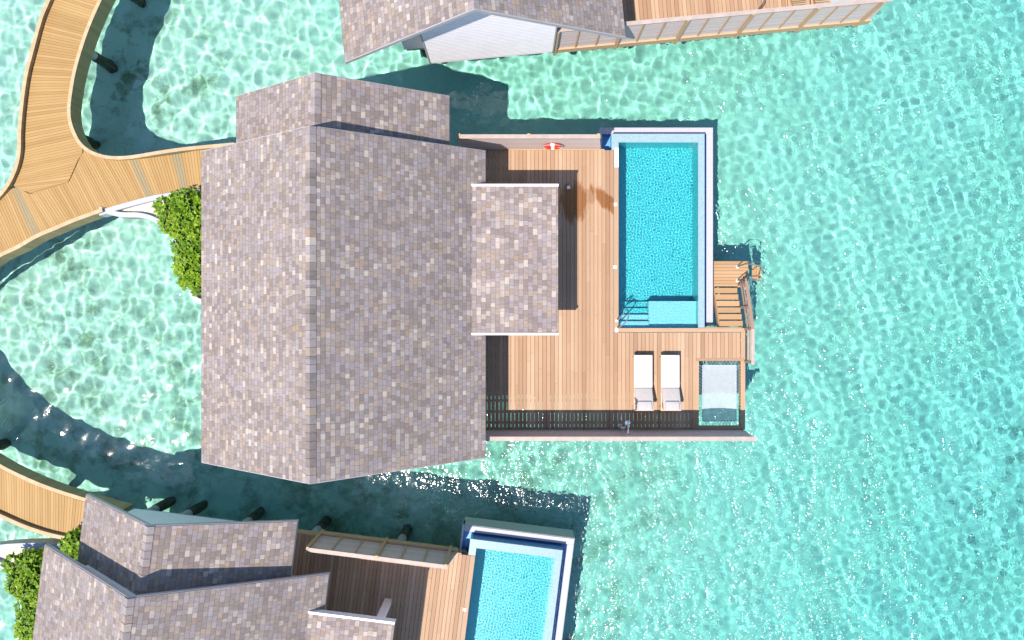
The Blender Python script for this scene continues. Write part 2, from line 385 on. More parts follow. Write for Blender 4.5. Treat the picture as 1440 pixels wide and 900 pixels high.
def roof_gable(th, name, xl, xr, xm, y0, y1, zl, zr, zm, thick=.16, ridge=True, dy=(0, 0, 0, 0)):
    """gable roof with its ridge along y; dy shifts the right eave's two ends"""
    A = [Vector((xl, y0, zl)), Vector((xm, y0, zm)), Vector((xm, y1, zm)), Vector((xl, y1, zl))]
    B = [Vector((xm, y0, zm)), Vector((xr, y0 + dy[0], zr)), Vector((xr, y1 + dy[1], zr)), Vector((xm, y1, zm))]
    mb = MB()
    for Q, left in ((A, True), (B, False)):
        L = (Q[1] - Q[0]).length
        uv = [(Q[0].y, 0), (Q[1].y, L), (Q[2].y, L), (Q[3].y, 0)] if left else [(Q[0].y + 50, L + 30), (Q[1].y + 50, 30), (Q[2].y + 50, 30), (Q[3].y + 50, L + 30)]
        if not left: uv = [(a, 30 + (L - (b - 30)) if False else b) for a, b in uv]
        mb.face(Q, .5, uv, 0)
        dn = Vector((0, 0, -thick))
        mb.face([q + dn for q in Q][::-1], .5, None, 1)
        e = [(Q[0], Q[1]), (Q[2], Q[3])] + ([(Q[3], Q[0])] if left else [(Q[1], Q[2])])
        for p, q in e: mb.face([p + dn, q + dn, q, p], .5, None, 2)
    r = th.part(name, mb, ['shingle', 'soffit', 'fascia'])
    if ridge:
        mc = MB(); hw = .15
        sl_ = (zm - zl) / (xm - xl); sr_ = (zm - zr) / (xr - xm)
        n = int((y1 - y0) / .24)
        for i in range(n + 1):
            ya = y0 - .01 + i * (y1 - y0 + .02) / (n + 1); yb = ya + (y1 - y0 + .02) / (n + 1) - .008
            h0, h1 = .012, .022
            P = [(xm - hw, ya, zm - hw * sl_ + h0), (xm, ya, zm + h0 + .012), (xm + hw, ya, zm - hw * sr_ + h0)]
            Q = [(xm - hw, yb, zm - hw * sl_ + h1), (xm, yb, zm + h1 + .012), (xm + hw, yb, zm - hw * sr_ + h1)]
            u = random.random() * 90; vv = random.randrange(200) * .150 + .05
            for a_, b_ in ((0, 1), (1, 2)):
                mc.face([P[a_], P[b_], Q[b_], Q[a_]], .5, [(u, vv), (u, vv + .05), (u + .01, vv + .05), (u + .01, vv)], 0)
            mc.face([P[0], Q[0], (Q[0][0], Q[0][1], Q[0][2] - .05), (P[0][0], P[0][1], P[0][2] - .05)], .5, None, 0)
            mc.face([P[2], (P[2][0], P[2][1], P[2][2] - .05), (Q[2][0], Q[2][1], Q[2][2] - .05), Q[2]], .5, None, 0)
        th.part('ridge_cap', mc, 'shingle', r)
    for yy, s in ((y0, -1), (y1, 1)):
        bb = MB(); d = [(0, 0), (0, 0)]
        for P, Q, k_ in (((xl, zl), (xm, zm), 0), ((xm, zm), (xr, zr), 1)):
            ya = yy; yb = yy + (dy[0] if s < 0 else dy[1]) if k_ else yy
            y_in, y_out = sorted((0.0, s * .025))
            b4 = [(P[0], ya + y_in, P[1] - thick - .05), (Q[0], yb + y_in, Q[1] - thick - .05), (Q[0], yb + y_out, Q[1] - thick - .05), (P[0], ya + y_out, P[1] - thick - .05)]
            t4 = [(p[0], p[1], p[2] + thick + .02) for p in b4]
            bb.hexa(b4, t4)
        th.part('bargeboard', bb, 'fascia', r)
    return r

def zmain(x): return 7.93 - (abs(x + 5.6) * .7726 if x < -5.6 else (x + 5.6) * .777)
def zrear(x): return 7.0 - (abs(x + 5.69) * .7717 if x < -5.69 else (x + 5.69) * .6497)
V = Thing('overwater_villa', (-5.3, .4, 2.0), '', 'villa', 'overwater villas'); reg(V.o, 'villa')
roof_gable(V, 'main_roof', -9.91, -.851, -5.6, -4.536, 5.375, 4.6, 4.24, 7.93, dy=(.09, .09))
roof_gable(V, 'rear_roof', -8.8, -1.996, -5.69, 5.03, 7.135, 4.6, 4.6, 7.0)
# porch roof: nearly flat, runs out from the main slope
pr = MB(); y0, y1 = -.41, 4.27
z0, z1 = 4.565, 4.53; xa, xb = -1.27, 1.475
pr.face([(xa, y0, z0), (xb, y0, z1), (xb, y1, z1), (xa, y1, z0)], .5, [(y0 + 90, 90.02), (y0 + 90, 90.02 + (xb - xa)), (y1 + 90, 90.02 + (xb - xa)), (y1 + 90, 90.02)], 0)
pr.face([(xa, y0, z0 - .2), (xa, y1, z0 - .2), (xb, y1, z1 - .2), (xb, y0, z1 - .2)], .5, None, 1)
pr.face([(xb, y0, z1 - .2), (xb, y1, z1 - .2), (xb, y1, z1), (xb, y0, z1)], .5, None, 2)
for yy, fl in ((y0, 1), (y1, -1)):
    q = [(xa, yy, z0 - .2), (xb, yy, z1 - .2), (xb, yy, z1), (xa, yy, z0)]
    pr.face(q if fl > 0 else q[::-1], .5, None, 2)
pr_o = V.part('porch_roof', pr, ['shingle', 'soffit', 'fascia'])
for yy in (y0, y1):
    f = MB(); s = -1 if yy == y0 else 1
    f.box(xa - .02, xb + .01, min(yy, yy + s * .07), max(yy, yy + s * .07), z1 - .22, z1 + .075)
    V.part('white_fascia', f, 'white', pr_o)
for yy in (-.15, 4.0):
    f = MB(); f.box(.78, 1.02, yy - .12, yy + .12, 2.0, 4.35); V.part('column', f, 'white', bevel=.01)
# walls
def walls(foot, ztop, y_is_gable, under=.17):
    mb = MB(); n = len(foot)
    for i in range(n):
        a, b = foot[i], foot[(i + 1) % n]
        pts = [a]
        xm = -5.6
        if (a[0] - xm) * (b[0] - xm) < 0 and abs(a[1] - b[1]) < .01: pts.append((xm, a[1]))
        pts.append(b)
        top = [(p[0], p[1], ztop(p[0]) - under) for p in pts][::-1]
        mb.face([(a[0], a[1], 2.0), (b[0], b[1], 2.0)] + top)
    return mb
mw = walls([(-8.25, -3.43), (-7.385, -3.43), (-7.385, -4.0), (-3.08, -4.0), (-3.08, -3.2), (-1.75, -3.2), (-1.75, 4.5), (-3.0, 4.5), (-3.0, 5.1), (-8.25, 5.1)], zmain, True)
V.part('wall', mw, 'white')
rw = walls([(-3.0, 5.12), (-3.0, 6.14), (-8.35, 6.14), (-8.35, 5.12)], zrear, True)
V.part('wall', rw, 'white')
# horizontal cladding lines on the south gable
cl = MB(); z = 2.12
while z < 7.55:
    xl = max(-7.385, -5.6 - (7.76 - z) / .7726); xr = min(-3.08, -5.6 + (7.76 - z) / .777)
    cl.box(xl + .01, xr - .01, -4.012, -4.0005, z, z + .118); z += .13
V.part('cladding', cl, 'white')
cr = MB(); cr.box(-7.42, -7.375, -4.03, -3.99, 2, 6.36); V.part('corner_trim', cr, 'fascia'); cr = MB(); cr.box(-3.09, -3.045, -4.03, -3.99, 2, 5.79); V.part('corner_trim', cr, 'fascia')
# sliding glass doors towards the terrace
for i, ya in enumerate((-2.9, -1.6, -.3, 1.0, 2.3)):
    g = MB(); g.box(-1.745, -1.70, ya + .04, ya + 1.24, 2.06, 4.3); gd = V.part('glass_door', g, 'glass')
    f = MB()
    for (p, q, r_, s_) in ((ya, ya + .04, 2.02, 4.35), (ya + 1.24, ya + 1.28, 2.02, 4.35), (ya + .04, ya + 1.24, 4.3, 4.35), (ya + .04, ya + 1.24, 2.02, 2.06)):
        f.box(-1.75, -1.69, p, q, r_, s_)
    V.part('door_frame', f, 'dark_metal', gd)
fl = MB(); fl.box(-8.2, -2.96, -3.35, 6.05, 1.62, 1.985); V.part('floor_slab', fl, 'slab')

def piles(T, spots, label_parent=None, zt=1.62):
    for (x, y) in spots:
        p = MB(); p.tube([(x, y, zt), (x, y, .35)], .16, 14); p.tube([(x, y, .35), (x, y, -.5), (x, y, -2.4)], .185, 14, mi=1)
        T.part('pile', p, ['pile', 'weed'], recv=True)
piles(V, [(x, y) for x in (-7.05, -4.8, -2.2) for y in (5.72, 1.5, -2.87)])
piles(V, [(-8.3, 5.72), (-7.7, -2.6)])

# terrace deck
def planks_y(x0, x1, y0, y1, z=2.0, pitch=.1385, gap=.011, holes=()):
    mb = MB(); n = round((x1 - x0) / pitch); p = (x1 - x0) / n
    for i in range(n):
        xa = x0 + i * p; xb = xa + p - gap
        segs = [(y0, y1)]
        for (hx0, hx1, hy0, hy1) in holes:
            if xb > hx0 and xa < hx1:
                ns = []
                for a_, b_ in segs:
                    if hy0 > a_: ns.append((a_, min(b_, hy0)))
                    if hy1 < b_: ns.append((max(a_, hy1), b_))
                segs = ns
        for a_, b_ in segs:
            cuts = [a_]; c_ = a_ + random.uniform(1.2, 4.2)
            while c_ < b_ - .6: cuts.append(c_); c_ += random.uniform(2.6, 4.2)
            cuts.append(b_)
            base = random.random()
            for u0, u1 in zip(cuts[:-1], cuts[1:]):
                mb.box(xa, xb, u0 + .002, u1 - .002, z - .03 + random.uniform(-.001, .001), z + random.uniform(-.0015, .0015), min(1, max(0, base * .7 + random.random() * .3)))
    return mb
D = Thing('terrace_deck', (3.0, -1.8, 2.0), '', 'deck', 'villa terrace decks'); reg(D.o, 'deck')
d1 = planks_y(-2.951, 8.03, -3.80, 5.97, pitch=.139, holes=((6.53, 8.03, -3.80, -1.44), (3.583, 8.1, -.44, 5.99), (-3.0, -1.71, -3.8, -3.30)))
DP = D.part('deck_boards', d1, 'deck_wet')
bd = MB()
bd.box(3.588, 3.745, -.28, 5.97, 1.968, 2.004, .5); bd.box(3.588, 8.16, -.425, -.285, 1.968, 2.004, .7)
bd.box(8.04, 8.16, -3.74, -.43, 1.968, 2.004, .6); bd.box(6.46, 8.16, -1.44, -1.345, 1.97, 2.006, .2)
bd.box(6.46, 6.57, -3.70, -1.445, 1.972, 2.007, .7)
bd.box(6.46, 8.16, -3.82, -3.705, 1.97, 2.006, .5)
D.part('border_board', bd, 'deck')
for q_ in ((-1.7, 8.17, -3.86, -3.825, 1.55, 1.99), (8.171, 8.2, -3.86, -.3, 1.55, 1.99), (-2.94, 3.25, 5.975, 6.01, 1.55, 1.99), (6.79, 8.1, -.28, -.25, 1.6, 1.96)):
    fa = MB(); fa.box(*q_, .5); D.part('edge_beam', fa, 'trim')
js = MB()
for y in [-3.62 + .39 * i_ for i_ in range(25)]:
    js.box(-1.69 if y < -3.3 else -2.94, 3.5 if y > -.4 else 6.44, y - .035, y + .035, 1.78, 1.965, .3)
for y in (-1.25, -.7): js.box(6.5, 8.15, y - .03, y + .03, 1.78, 1.965, .3)
for x in (-1.2, 1.2, 3.45): js.box(x - .07, x + .07, -3.8, 5.95, 1.56, 1.775, .2)
for x in (6.42, 8.12): js.box(x - .03, x + .03, -3.8, -.3, 1.56, 1.96, .2)
D.part('joists', js, 'trim')
piles(D, [(.96, 5.8), (3.3, 5.8), (.96, 1.4), (3.3, 1.4), (.96, -2.7), (3.3, -2.7), (6.3, -2.7), (6.3, -.7), (7.9, -.8)], zt=1.56)

# swimming pool
P = Thing('swimming_pool', (5.2, 3.0, .5), '', 'pool', 'plunge pools'); reg(P.o, 'pool')
bs = MB(); wx0, wx1, wy0, wy1 = 3.75, 6.55, -.28, 6.25; zf = .72
bs.box(3.55, 6.78, -.5, 6.55, .5, zf - .002)                       # bottom slab
bs.box(3.55, wx0, -.5, 6.55, zf, 1.955); bs.box(wx1, 6.775, -.5, 6.55, zf, 1.955)
bs.box(wx0, wx1, -.5, wy0, zf, 1.955); bs.box(wx0, wx1, wy1, 6.55, zf, 1.955)
bs.face([(wx0, wy0, zf), (wx1, wy0, zf), (wx1, wy1, zf), (wx0, wy1, zf)])
pb = P.part('basin', bs, 'pool', recv=True)
sd = MB(); sd.box(4.86, wx1 - .002, wy0 + .002, .67, zf + .002, 1.56); P.part('sitting_ledge', sd, 'ledge', pb, recv=True)
for i in range(4):
    s_ = MB(); s_.box(wx0 + .002, 4.857, wy0 + .003 + .235 * (0), wy0 + .235 * (4 - i), zf + .002 + .24 * i, zf + .24 * (i + 1)); P.part('step', s_, ['ledge', 'ledge', 'pool', 'pool'][3 - i] if False else ('pool' if i < 2 else 'ledge'), pb, recv=True)
rm = MB(); rm.box(6.55, 6.775, -.27, 6.55, 1.957, 1.985); rm.box(3.50, 6.549, 6.25, 6.55, 1.957, 1.985); rm.box(3.50, 3.749, 5.98, 6.249, 1.957, 1.985)
P.part('rim', rm, 'rim')
tr = MB()                                                            # overflow trough: outer wall, floor
tr.box(6.96, 7.175, -.2, 6.66, .9, 1.5); tr.box(3.23, 7.175, 6.665, 6.87, .9, 1.5)
P.part('trough_wall', tr, 'stone')
tw = MB(); tw.box(3.17, 7.178, 6.873, 6.893, .35, 1.47); tw.box(7.178, 7.198, -.2, 6.893, .35, 1.47); tw.box(3.15, 3.225, 5.9, 6.893, .85, 1.52)
P.part('outer_cladding', tw, 'grey_stone')
tf = MB(); tf.box(6.78, 6.955, -.2, 6.66, .9, 1.18); tf.box(3.23, 6.955, 6.553, 6.662, .9, 1.18); tf.box(3.23, 3.545, 5.99, 6.55, .9, 1.18)
tf.box(6.776, 6.782, -.2, 6.552, 1.18, 1.955); tf.box(3.5, 6.78, 6.551, 6.556, 1.18, 1.955); tf.box(3.545, 3.549, 5.99, 6.55, 1.18, 1.955)
tf.box(6.952, 6.958, -.2, 6.66, 1.18, 1.49); tf.box(3.23, 6.955, 6.660, 6.666, 1.18, 1.49); tf.box(3.226, 3.231, 5.99, 6.66, 1.18, 1.49)
P.part('trough_tiles', tf, 'trough')
# pool water
gx = np.linspace(wx0 + .001, wx1 - .001, 256); gy = np.linspace(wy0 + .001, wy1 - .001, 598)
GX, GY = np.meshgrid(gx, gy)
gz = waves(GX, GY, 80, .055, .14, 2.0, rng)
pw = grid_mesh('pool_water', GX - P.loc.x, GY - P.loc.y, 1.95 + gz - P.loc.z, 'poolwater'); pw.parent = P.o; pw.cycles.is_caustics_caster = True
piles(P, [(3.9, 5.9), (6.4, 5.9), (3.9, 2.9), (6.4, 2.9), (6.4, .1)], zt=.5)

# screens (slats, posts and rails)
def screen(name, x0, x1, y, out, h, key, skew, stub):
    T = Thing(name, ((x0 + x1) / 2, y, 2.0), '', 'privacy screen', 'timber privacy screens'); reg(T.o, key)
    n = 12; sh = h / n; mb = MB()
    for i in range(n):
        za = 2.02 + i * sh; xe = x1 - skew * (i + .5) / n
        mb.box(x0, xe, y - .012, y + .012, za, za + sh - .010, random.random())
    T.part('slats', mb, 'slat')
    npst = max(2, round((x1 - x0) / 2.07)); bay = (x1 - x0 - skew) / npst
    for i in range(npst + 1):
        px = x0 + .05 + i * (bay - .02) * .99
        p = MB(); p.box(px - .05, px + .05, y + out * .014, y + out * .11, 1.6, 2.02 + h + stub) if out > 0 else p.box(px - .05, px + .05, y - .11, y - .014, 1.6, 2.02 + h + stub)
        T.part('post', p, 'trim')
    for i in range(npst):
        for j in (1, 2):
            px = x0 + .05 + (i + j / 3) * (bay - .02) * .99; p = MB()
            ya, yb = sorted((y + out * .014, y + out * .05)); p.box(px - .022, px + .022, ya, yb, 2.05, 2.0 + h - .03); T.part('mullion', p, 'trim')
    ya, yb = sorted((y + out * .016, y + out * .075))
    p = MB(); p.box(x0, x1, ya + .003, yb + .02, 1.72, 2.06); T.part('bottom_rail', p, 'trim')
    p = MB(); p.box(x0, x1 - skew + .03, y - .05, y + .085 if out > 0 else y + .05, 2.025 + h, 2.06 + h) if out > 0 else p.box(x0, x1 - skew + .1, y - .09, y + .05, 2.025 + h, 2.06 + h)
    T.part('top_rail', p, 'top_rail')
    return T
screen('privacy_screen', -1.80, 3.11, 6.02, 1, 1.75, 'rear_screen', .23, .06)
screen('privacy_screen', -3.03, 8.17, -3.88, -1, 1.80, 'front_screen', .22, 0)

# life ring on the rear screen
LR = Thing('life_ring', (1.39, 5.955, 2.75), '', 'life ring'); reg(LR.o, 'ring')
def torus(cx, cy_, cz, R_, r_, a0, a1, n=10, m=10):
    mb = MB(); g = []
    for i in range(n + 1):
        a = a0 + (a1 - a0) * i / n
        g.append([(cx + (R_ + r_ * math.cos(b)) * math.cos(a), cy_ + r_ * math.sin(b) * .8, cz + (R_ + r_ * math.cos(b)) * math.sin(a)) for b in [2 * math.pi * j / m for j in range(m)]])
    for i in range(n):
        for j in range(m): mb.face([g[i][j], g[i][(j + 1) % m], g[i + 1][(j + 1) % m], g[i + 1][j]])
    return mb
for i in range(4):
    a = i * math.pi / 2 + .3
    LR.part('red_section', torus(1.39, 5.93, 2.78, .265, .066, a, a + 1.12), 'red', smooth=True)
    LR.part('white_band', torus(1.39, 5.93, 2.78, .265, .070, a + 1.12, a + math.pi / 2), 'white', smooth=True)
rp = MB(); rp.tube([(1.39 + .36 * math.cos(t), 5.915, 2.78 + .36 * math.sin(t) + .02 * math.cos(4 * t)) for t in [i * math.pi / 12 for i in range(25)]], .009, 6, c=.5); LR.part('grab_rope', rp, 'rope')
rp = MB(); rp.box(1.37, 1.41, 5.98, 6.0, 2.98, 3.1); LR.part('hook', rp, 'dark_metal')

# stairs down to the swim landing
S = Thing('timber_staircase', (7.75, .5, 1.0), '', 'stairs', 'stairs to the sea'); reg(S.o, 'stairs')
for i in range(6):
    t_ = MB(); ya = -.235 + i * .238; zz = 1.87 - i * .137
    t_.box(7.32, 8.15, ya + .012, ya + .205, zz - .045, zz, None); S.part('tread', t_, 'tread')
for x in (7.35, 8.11):
    t_ = MB(); t_.hexa([(x - .03, -.25, 1.6), (x + .03, -.25, 1.6), (x + .03, 1.2, .75), (x - .03, 1.2, .75)], [(x - .03, -.25, 1.82), (x + .03, -.25, 1.82), (x + .03, 1.2, 1.0), (x - .03, 1.2, 1.0)])
    S.part('stringer', t_, 'trim')
ld = MB(); n = 8
for i in range(n):
    ya = 1.2 + i * (.95 / n); ld.box(7.32, 8.6, ya, ya + .95 / n - .01, .97, 1.0, None)
S.part('landing', ld, 'tread')
lb = MB(); lb.box(7.32, 8.6, 1.2, 1.26, .8, .965); lb.box(7.32, 8.6, 2.08, 2.14, .8, .965); lb.box(8.55, 8.6, 1.26, 2.08, .8, .965); lb.box(7.32, 7.37, 1.26, 2.08, .8, .965); S.part('landing_beam', lb, 'trim')
piles(S, [(7.6, 1.67), (8.4, 1.67)], zt=.8)
HR = Thing('handrail', (8.2, -.3, 2.0), '', 'handrail', 'deck handrails'); reg(HR.o, 'handrail')
for (a_, b_, nm) in (((8.17, -1.52, 2.98), (8.17, -.30, 2.98), 'top_rail'), ((8.17, -.30, 2.98), (8.23, 1.36, 2.02), 'sloping_rail')):
    t_ = MB(); t_.bar(a_, b_, .115, .04, .5); HR.part(nm, t_, 'top_rail' if nm == 'top_rail' else 'rail_wood')
for dz in (.42, .70):
    t_ = MB(); t_.bar((8.2, -1.5, 2.98 - dz), (8.2, -.30, 2.98 - dz), .035, .07); t_.bar((8.2, -.30, 2.98 - dz), (8.23, 1.36, 2.02 - dz), .035, .07); HR.part('lower_rail', t_, 'rail_wood')
for (x, y, za, zb) in ((8.2, -1.46, 1.7, 2.96), (8.2, -.32, 1.7, 2.96), (8.2, .45, 1.2, 2.52), (8.24, 1.28, .9, 2.04)):
    t_ = MB(); t_.box(x - .035, x + .035, y - .035, y + .035, za, zb); HR.part('post', t_, 'rail_wood')
L = Thing('swim_ladder', (8.9, 1.75, .5), '', 'ladder', 'swim ladders'); reg(L.o, 'ladder')
for i in range(6):
    t_ = MB(); x = 8.76 + i * .105; zz = .92 - i * .17
    t_.box(x, x + .08, 1.50, 2.0, zz - .03, zz, None); L.part('tread', t_, 'tread', recv=True)
for y in (1.47, 2.03):
    t_ = MB(); t_.tube([(8.62, y, .98), (8.78, y, .98), (9.55, y, -.35)], .022, 8); L.part('side_rail', t_, 'metal', recv=True)
for y in (1.55, 2.05):
    t_ = MB(); t_.tube([(8.2, y - .12, .99), (8.2, y - .1, 1.35), (8.28, y - .06, 1.65), (8.42, y, 1.75), (8.7, y + .02, 1.72), (8.95, y, 1.35), (9.1, y, .6)], .02, 8); L.part('grab_handle', t_, 'dark_metal')
    t_ = MB(); t_.tube([(8.2, y - .12, 1.0), (8.2, y - .12, 1.02)], .05, 10); L.part('base_flange', t_, 'lamp')

# hammock net in the deck
N = Thing('hammock_net', (7.32, -2.56, 2.0), '', 'hammock net', 'overwater hammock nets'); reg(N.o, 'net')
nx0, nx1, ny0, ny1 = 6.72, 7.90, -3.56, -1.59
mb = MB()
def sag(x, y):
    u = (x - nx0) / (nx1 - nx0); v_ = (y - ny0) / (ny1 - ny0); return 1.93 - .09 * (4 * u * (1 - u)) ** .7 * (4 * v_ * (1 - v_)) ** .7
n1 = 40
for i in range(n1):
    x = nx0 + (i + .5) * (nx1 - nx0) / n1
    for j in range(12):
        ya = ny0 + j * (ny1 - ny0) / 12; yb = ny0 + (j + 1) * (ny1 - ny0) / 12; wd = .0079
        mb.face([(x - wd, ya, sag(x, ya) + .002), (x + wd, ya, sag(x, ya) + .002), (x + wd, yb, sag(x, yb) + .002), (x - wd, yb, sag(x, yb) + .002)])
n2 = 64
for i in range(n2):
    y = ny0 + (i + .5) * (ny1 - ny0) / n2
    for j in range(8):
        ya = nx0 + j * (nx1 - nx0) / 8; yb = nx0 + (j + 1) * (nx1 - nx0) / 8; wd = .0075
        mb.face([(ya, y - wd, sag(ya, y) - .004), (yb, y - wd, sag(yb, y) - .004), (yb, y + wd, sag(yb, y) - .004), (ya, y + wd, sag(ya, y) - .004)])
N.part('netting', mb, 'rope')
bo = MB(); bo.tube([(nx0, ny0, 1.93), (nx1, ny0, 1.93), (nx1, ny1, 1.93), (nx0, ny1, 1.93), (nx0, ny0, 1.93)], .016, 6); N.part('edge_rope', bo, 'rope')
la = MB(); ox0, ox1, oy0, oy1 = 6.575, 8.04, -3.70, -1.45
def zig(p0, p1, q0, q1, n):
    pts = []
    for i in range(n + 1):
        f = i / n; a_ = Vector(p0).lerp(Vector(p1), f) if i % 2 else Vector(q0).lerp(Vector(q1), f); pts.append(a_)
    la.tube(pts, .012, 5)
zig((nx0, ny0, 1.93), (nx0, ny1, 1.93), (ox0, ny0, 1.975), (ox0, ny1, 1.975), 34); zig((nx1, ny0, 1.93), (nx1, ny1, 1.93), (ox1, ny0, 1.975), (ox1, ny1, 1.975), 34)
zig((nx0, ny0, 1.93), (nx1, ny0, 1.93), (nx0, oy0, 1.975), (nx1, oy0, 1.975), 20); zig((nx0, ny1, 1.93), (nx1, ny1, 1.93), (nx0, oy1, 1.975), (nx1, oy1, 1.975), 20)
N.part('lacing', la, 'rope')

# sun loungers
def lounger(x, y1_, key, bare=False):
    T = Thing('sun_lounger', (x, y1_ - 1.0, 2.005), '', 'sun lounger', 'sun loungers'); reg(T.o, key)
    hw = .325; yh = y1_ - 1.95; yb = y1_ - 1.14
    f = MB(); f.box(x - hw, x - hw + .05, yh, y1_, 2.22, 2.30, .4); f.box(x + hw - .05, x + hw, yh, y1_, 2.22, 2.30, .4)
    f.box(x - hw + .05, x + hw - .05, y1_ - .06, y1_, 2.22, 2.30, .4); f.box(x - hw + .05, x + hw - .05, yh, yh + .06, 2.22, 2.30, .4)
    n = 14
    for i in range(n):
        ya = yb + .03 + i * (y1_ - .08 - yb) / n; f.box(x - hw + .052, x + hw - .052, ya, ya + .05, 2.27, 2.292, random.random())
    T.part('frame', f, 'trim' if bare else 'lframe')
    for sx in (-1, 1):
        for yy in (y1_ - .12, yh + .1):
            l = MB(); l.box(x + sx * (hw - .03) - .03, x + sx * (hw - .03) + .03, yy - .03, yy + .03, 2.005, 2.218); T.part('leg', l, 'trim' if bare else 'lframe')
    an = R(27); L_ = .86
    def tilt(mb_, t0, t1, x0_, x1_, z0_, z1_):
        # a slab along the raised back, measured from the hinge
        def pt(t_, z_): return (yb - t_ * math.cos(an) + z_ * math.sin(an) * .0, 2.30 + t_ * math.sin(an) + z_)
        b4 = [(x0_, *pt(t0, z0_)), (x0_, *pt(t1, z0_)), (x1_, *pt(t1, z0_)), (x1_, *pt(t0, z0_))]
        t4 = [(x0_, *pt(t0, z1_)), (x0_, *pt(t1, z1_)), (x1_, *pt(t1, z1_)), (x1_, *pt(t0, z1_))]
        mb_.hexa(b4, t4, random.random())
    bk = MB()
    if bare:
        for i in range(9): tilt(bk, .03 + i * .09, .09 + i * .09, x - hw + .06, x + hw - .06, -.02, .0)
        T.part('backrest', bk, 'trim'); 
    else:
        tilt(bk, 0, L_, x - hw + .02, x + hw - .02, -.03, 0.0); T.part('backrest', bk, 'lframe')
        mt = MB(); mt.box(x - hw + .01, x + hw - .01, yb + .005, y1_ - .005, 2.302, 2.39); T.part('mattress', mt, 'cushion', bevel=.025)
        bc = MB(); tilt(bc, .01, L_ - .02, x - hw + .02, x + hw - .02, .005, .085); T.part('back_cushion', bc, 'cushion_b', bevel=.025)
        pi = MB(); tilt(pi, .50, .82, x - hw + .09, x + hw - .09, .088, .15); T.part('pillow', pi, 'pillow', bevel=.025)
    pp = MB(); pp.bar((x - hw + .04, yh + .25, 2.26), (x - hw + .04, yb - .62, 2.56), .02, .02); T.part('prop', pp, 'dark_metal'); pp = MB(); pp.bar((x + hw - .04, yh + .25, 2.26), (x + hw - .04, yb - .62, 2.56), .02, .02)
    T.part('prop', pp, 'dark_metal')
lounger(4.56, -1.21, 'lounger_a'); lounger(5.50, -1.21, 'lounger_b')

# outdoor shower by the front screen
SH = Thing('outdoor_shower', (3.76, -3.70, 2.0), '', 'shower', 'deck showers'); reg(SH.o, 'shower')
t_ = MB(); t_.tube([(3.76, -3.70, 2.0), (3.76, -3.70, 4.0), (3.76, -3.66, 4.16), (3.76, -3.55, 4.26), (3.76, -3.42, 4.24), (3.76, -3.36, 4.14)], .022, 8); SH.part('pole', t_, 'metal')
t_ = MB(); t_.tube([(3.76, -3.36, 4.14), (3.76, -3.345, 4.10)], .03, 12, r1=.09); SH.part('shower_head', t_, 'metal')
t_ = MB(); t_.tube([(3.68, -3.66, 3.0), (3.84, -3.66, 3.0)], .03, 8); SH.part('mixer', t_, 'metal')
t_ = MB(); t_.tube([(3.76, -3.70, 2.0), (3.76, -3.70, 2.03)], .07, 12); SH.part('base_plate', t_, 'metal')

# pool handrail, deck lights, sign plate
PH = Thing('pool_grab_rail', (3.7, .0, 2.0), '', 'grab rail', 'pool grab rails'); reg(PH.o, 'grab')
for i, yy in enumerate((-.20,)):
    t_ = MB(); t_.tube([(3.68, -.30, 2.0), (3.66, -.28, 2.5), (3.72, -.22, 2.75), (3.85, -.1, 2.82), (4.0, .1, 2.7), (4.05, .30, 2.35), (4.04, .42, 1.7)], .02, 8); PH.part('rail', t_, 'metal')
    t_ = MB(); t_.tube([(3.68, -.02, 2.0), (3.64, -.0, 2.5), (3.68, .05, 2.72), (3.8, .2, 2.75), (3.95, .4, 2.5), (3.96, .5, 1.7)], .02, 8); PH.part('rail', t_, 'metal')
for (x, y) in ((3.68, -.30), (3.68, -.02)):
    t_ = MB(); t_.tube([(x, y, 2.0), (x, y, 2.025)], .05, 10); PH.part('flange', t_, 'lamp')
for i, (px, py) in enumerate(((865.5, 287.5), (865, 375.5), (867, 465), (799.5, 263.5))):
    p = PX(px, py); T = Thing('deck_light', (p.x, p.y, 2.0), '', 'deck light', 'square lights set in the deck'); reg(T.o, 'light%d' % i)
    t_ = MB(); t_.box(p.x - .055, p.x + .055, p.y - .055, p.y + .055, 2.003, 2.02); T.part('housing', t_, 'lamp', bevel=.006)
    t_ = MB(); t_.box(p.x - .035, p.x + .035, p.y - .035, p.y + .035, 2.021, 2.026); T.part('lens', t_, 'white')
SG = Thing('depth_sign', (3.67, 5.7, 2.0), '', 'sign', 'pool depth plates'); reg(SG.o, 'sign')
t_ = MB(); t_.box(3.61, 3.742, 5.37, 6.05, 2.007, 2.02); SG.part('plate', t_, 'lamp')
t_ = MB()
for (xa, xb, ya, yb) in ((3.635, 3.65, 5.44, 5.50), (3.66, 3.69, 5.44, 5.455), (3.675, 3.69, 5.455, 5.52), (3.64, 3.70, 5.54, 5.555), (3.64, 3.655, 5.57, 5.63), (3.67, 3.70, 5.60, 5.63), (3.66, 3.68, 5.74, 5.80), (3.65, 3.69, 5.88, 5.90)):
    t_.box(xa, xb, ya, yb, 2.0205, 2.0225)
SG.part('print', t_, 'grey_print')

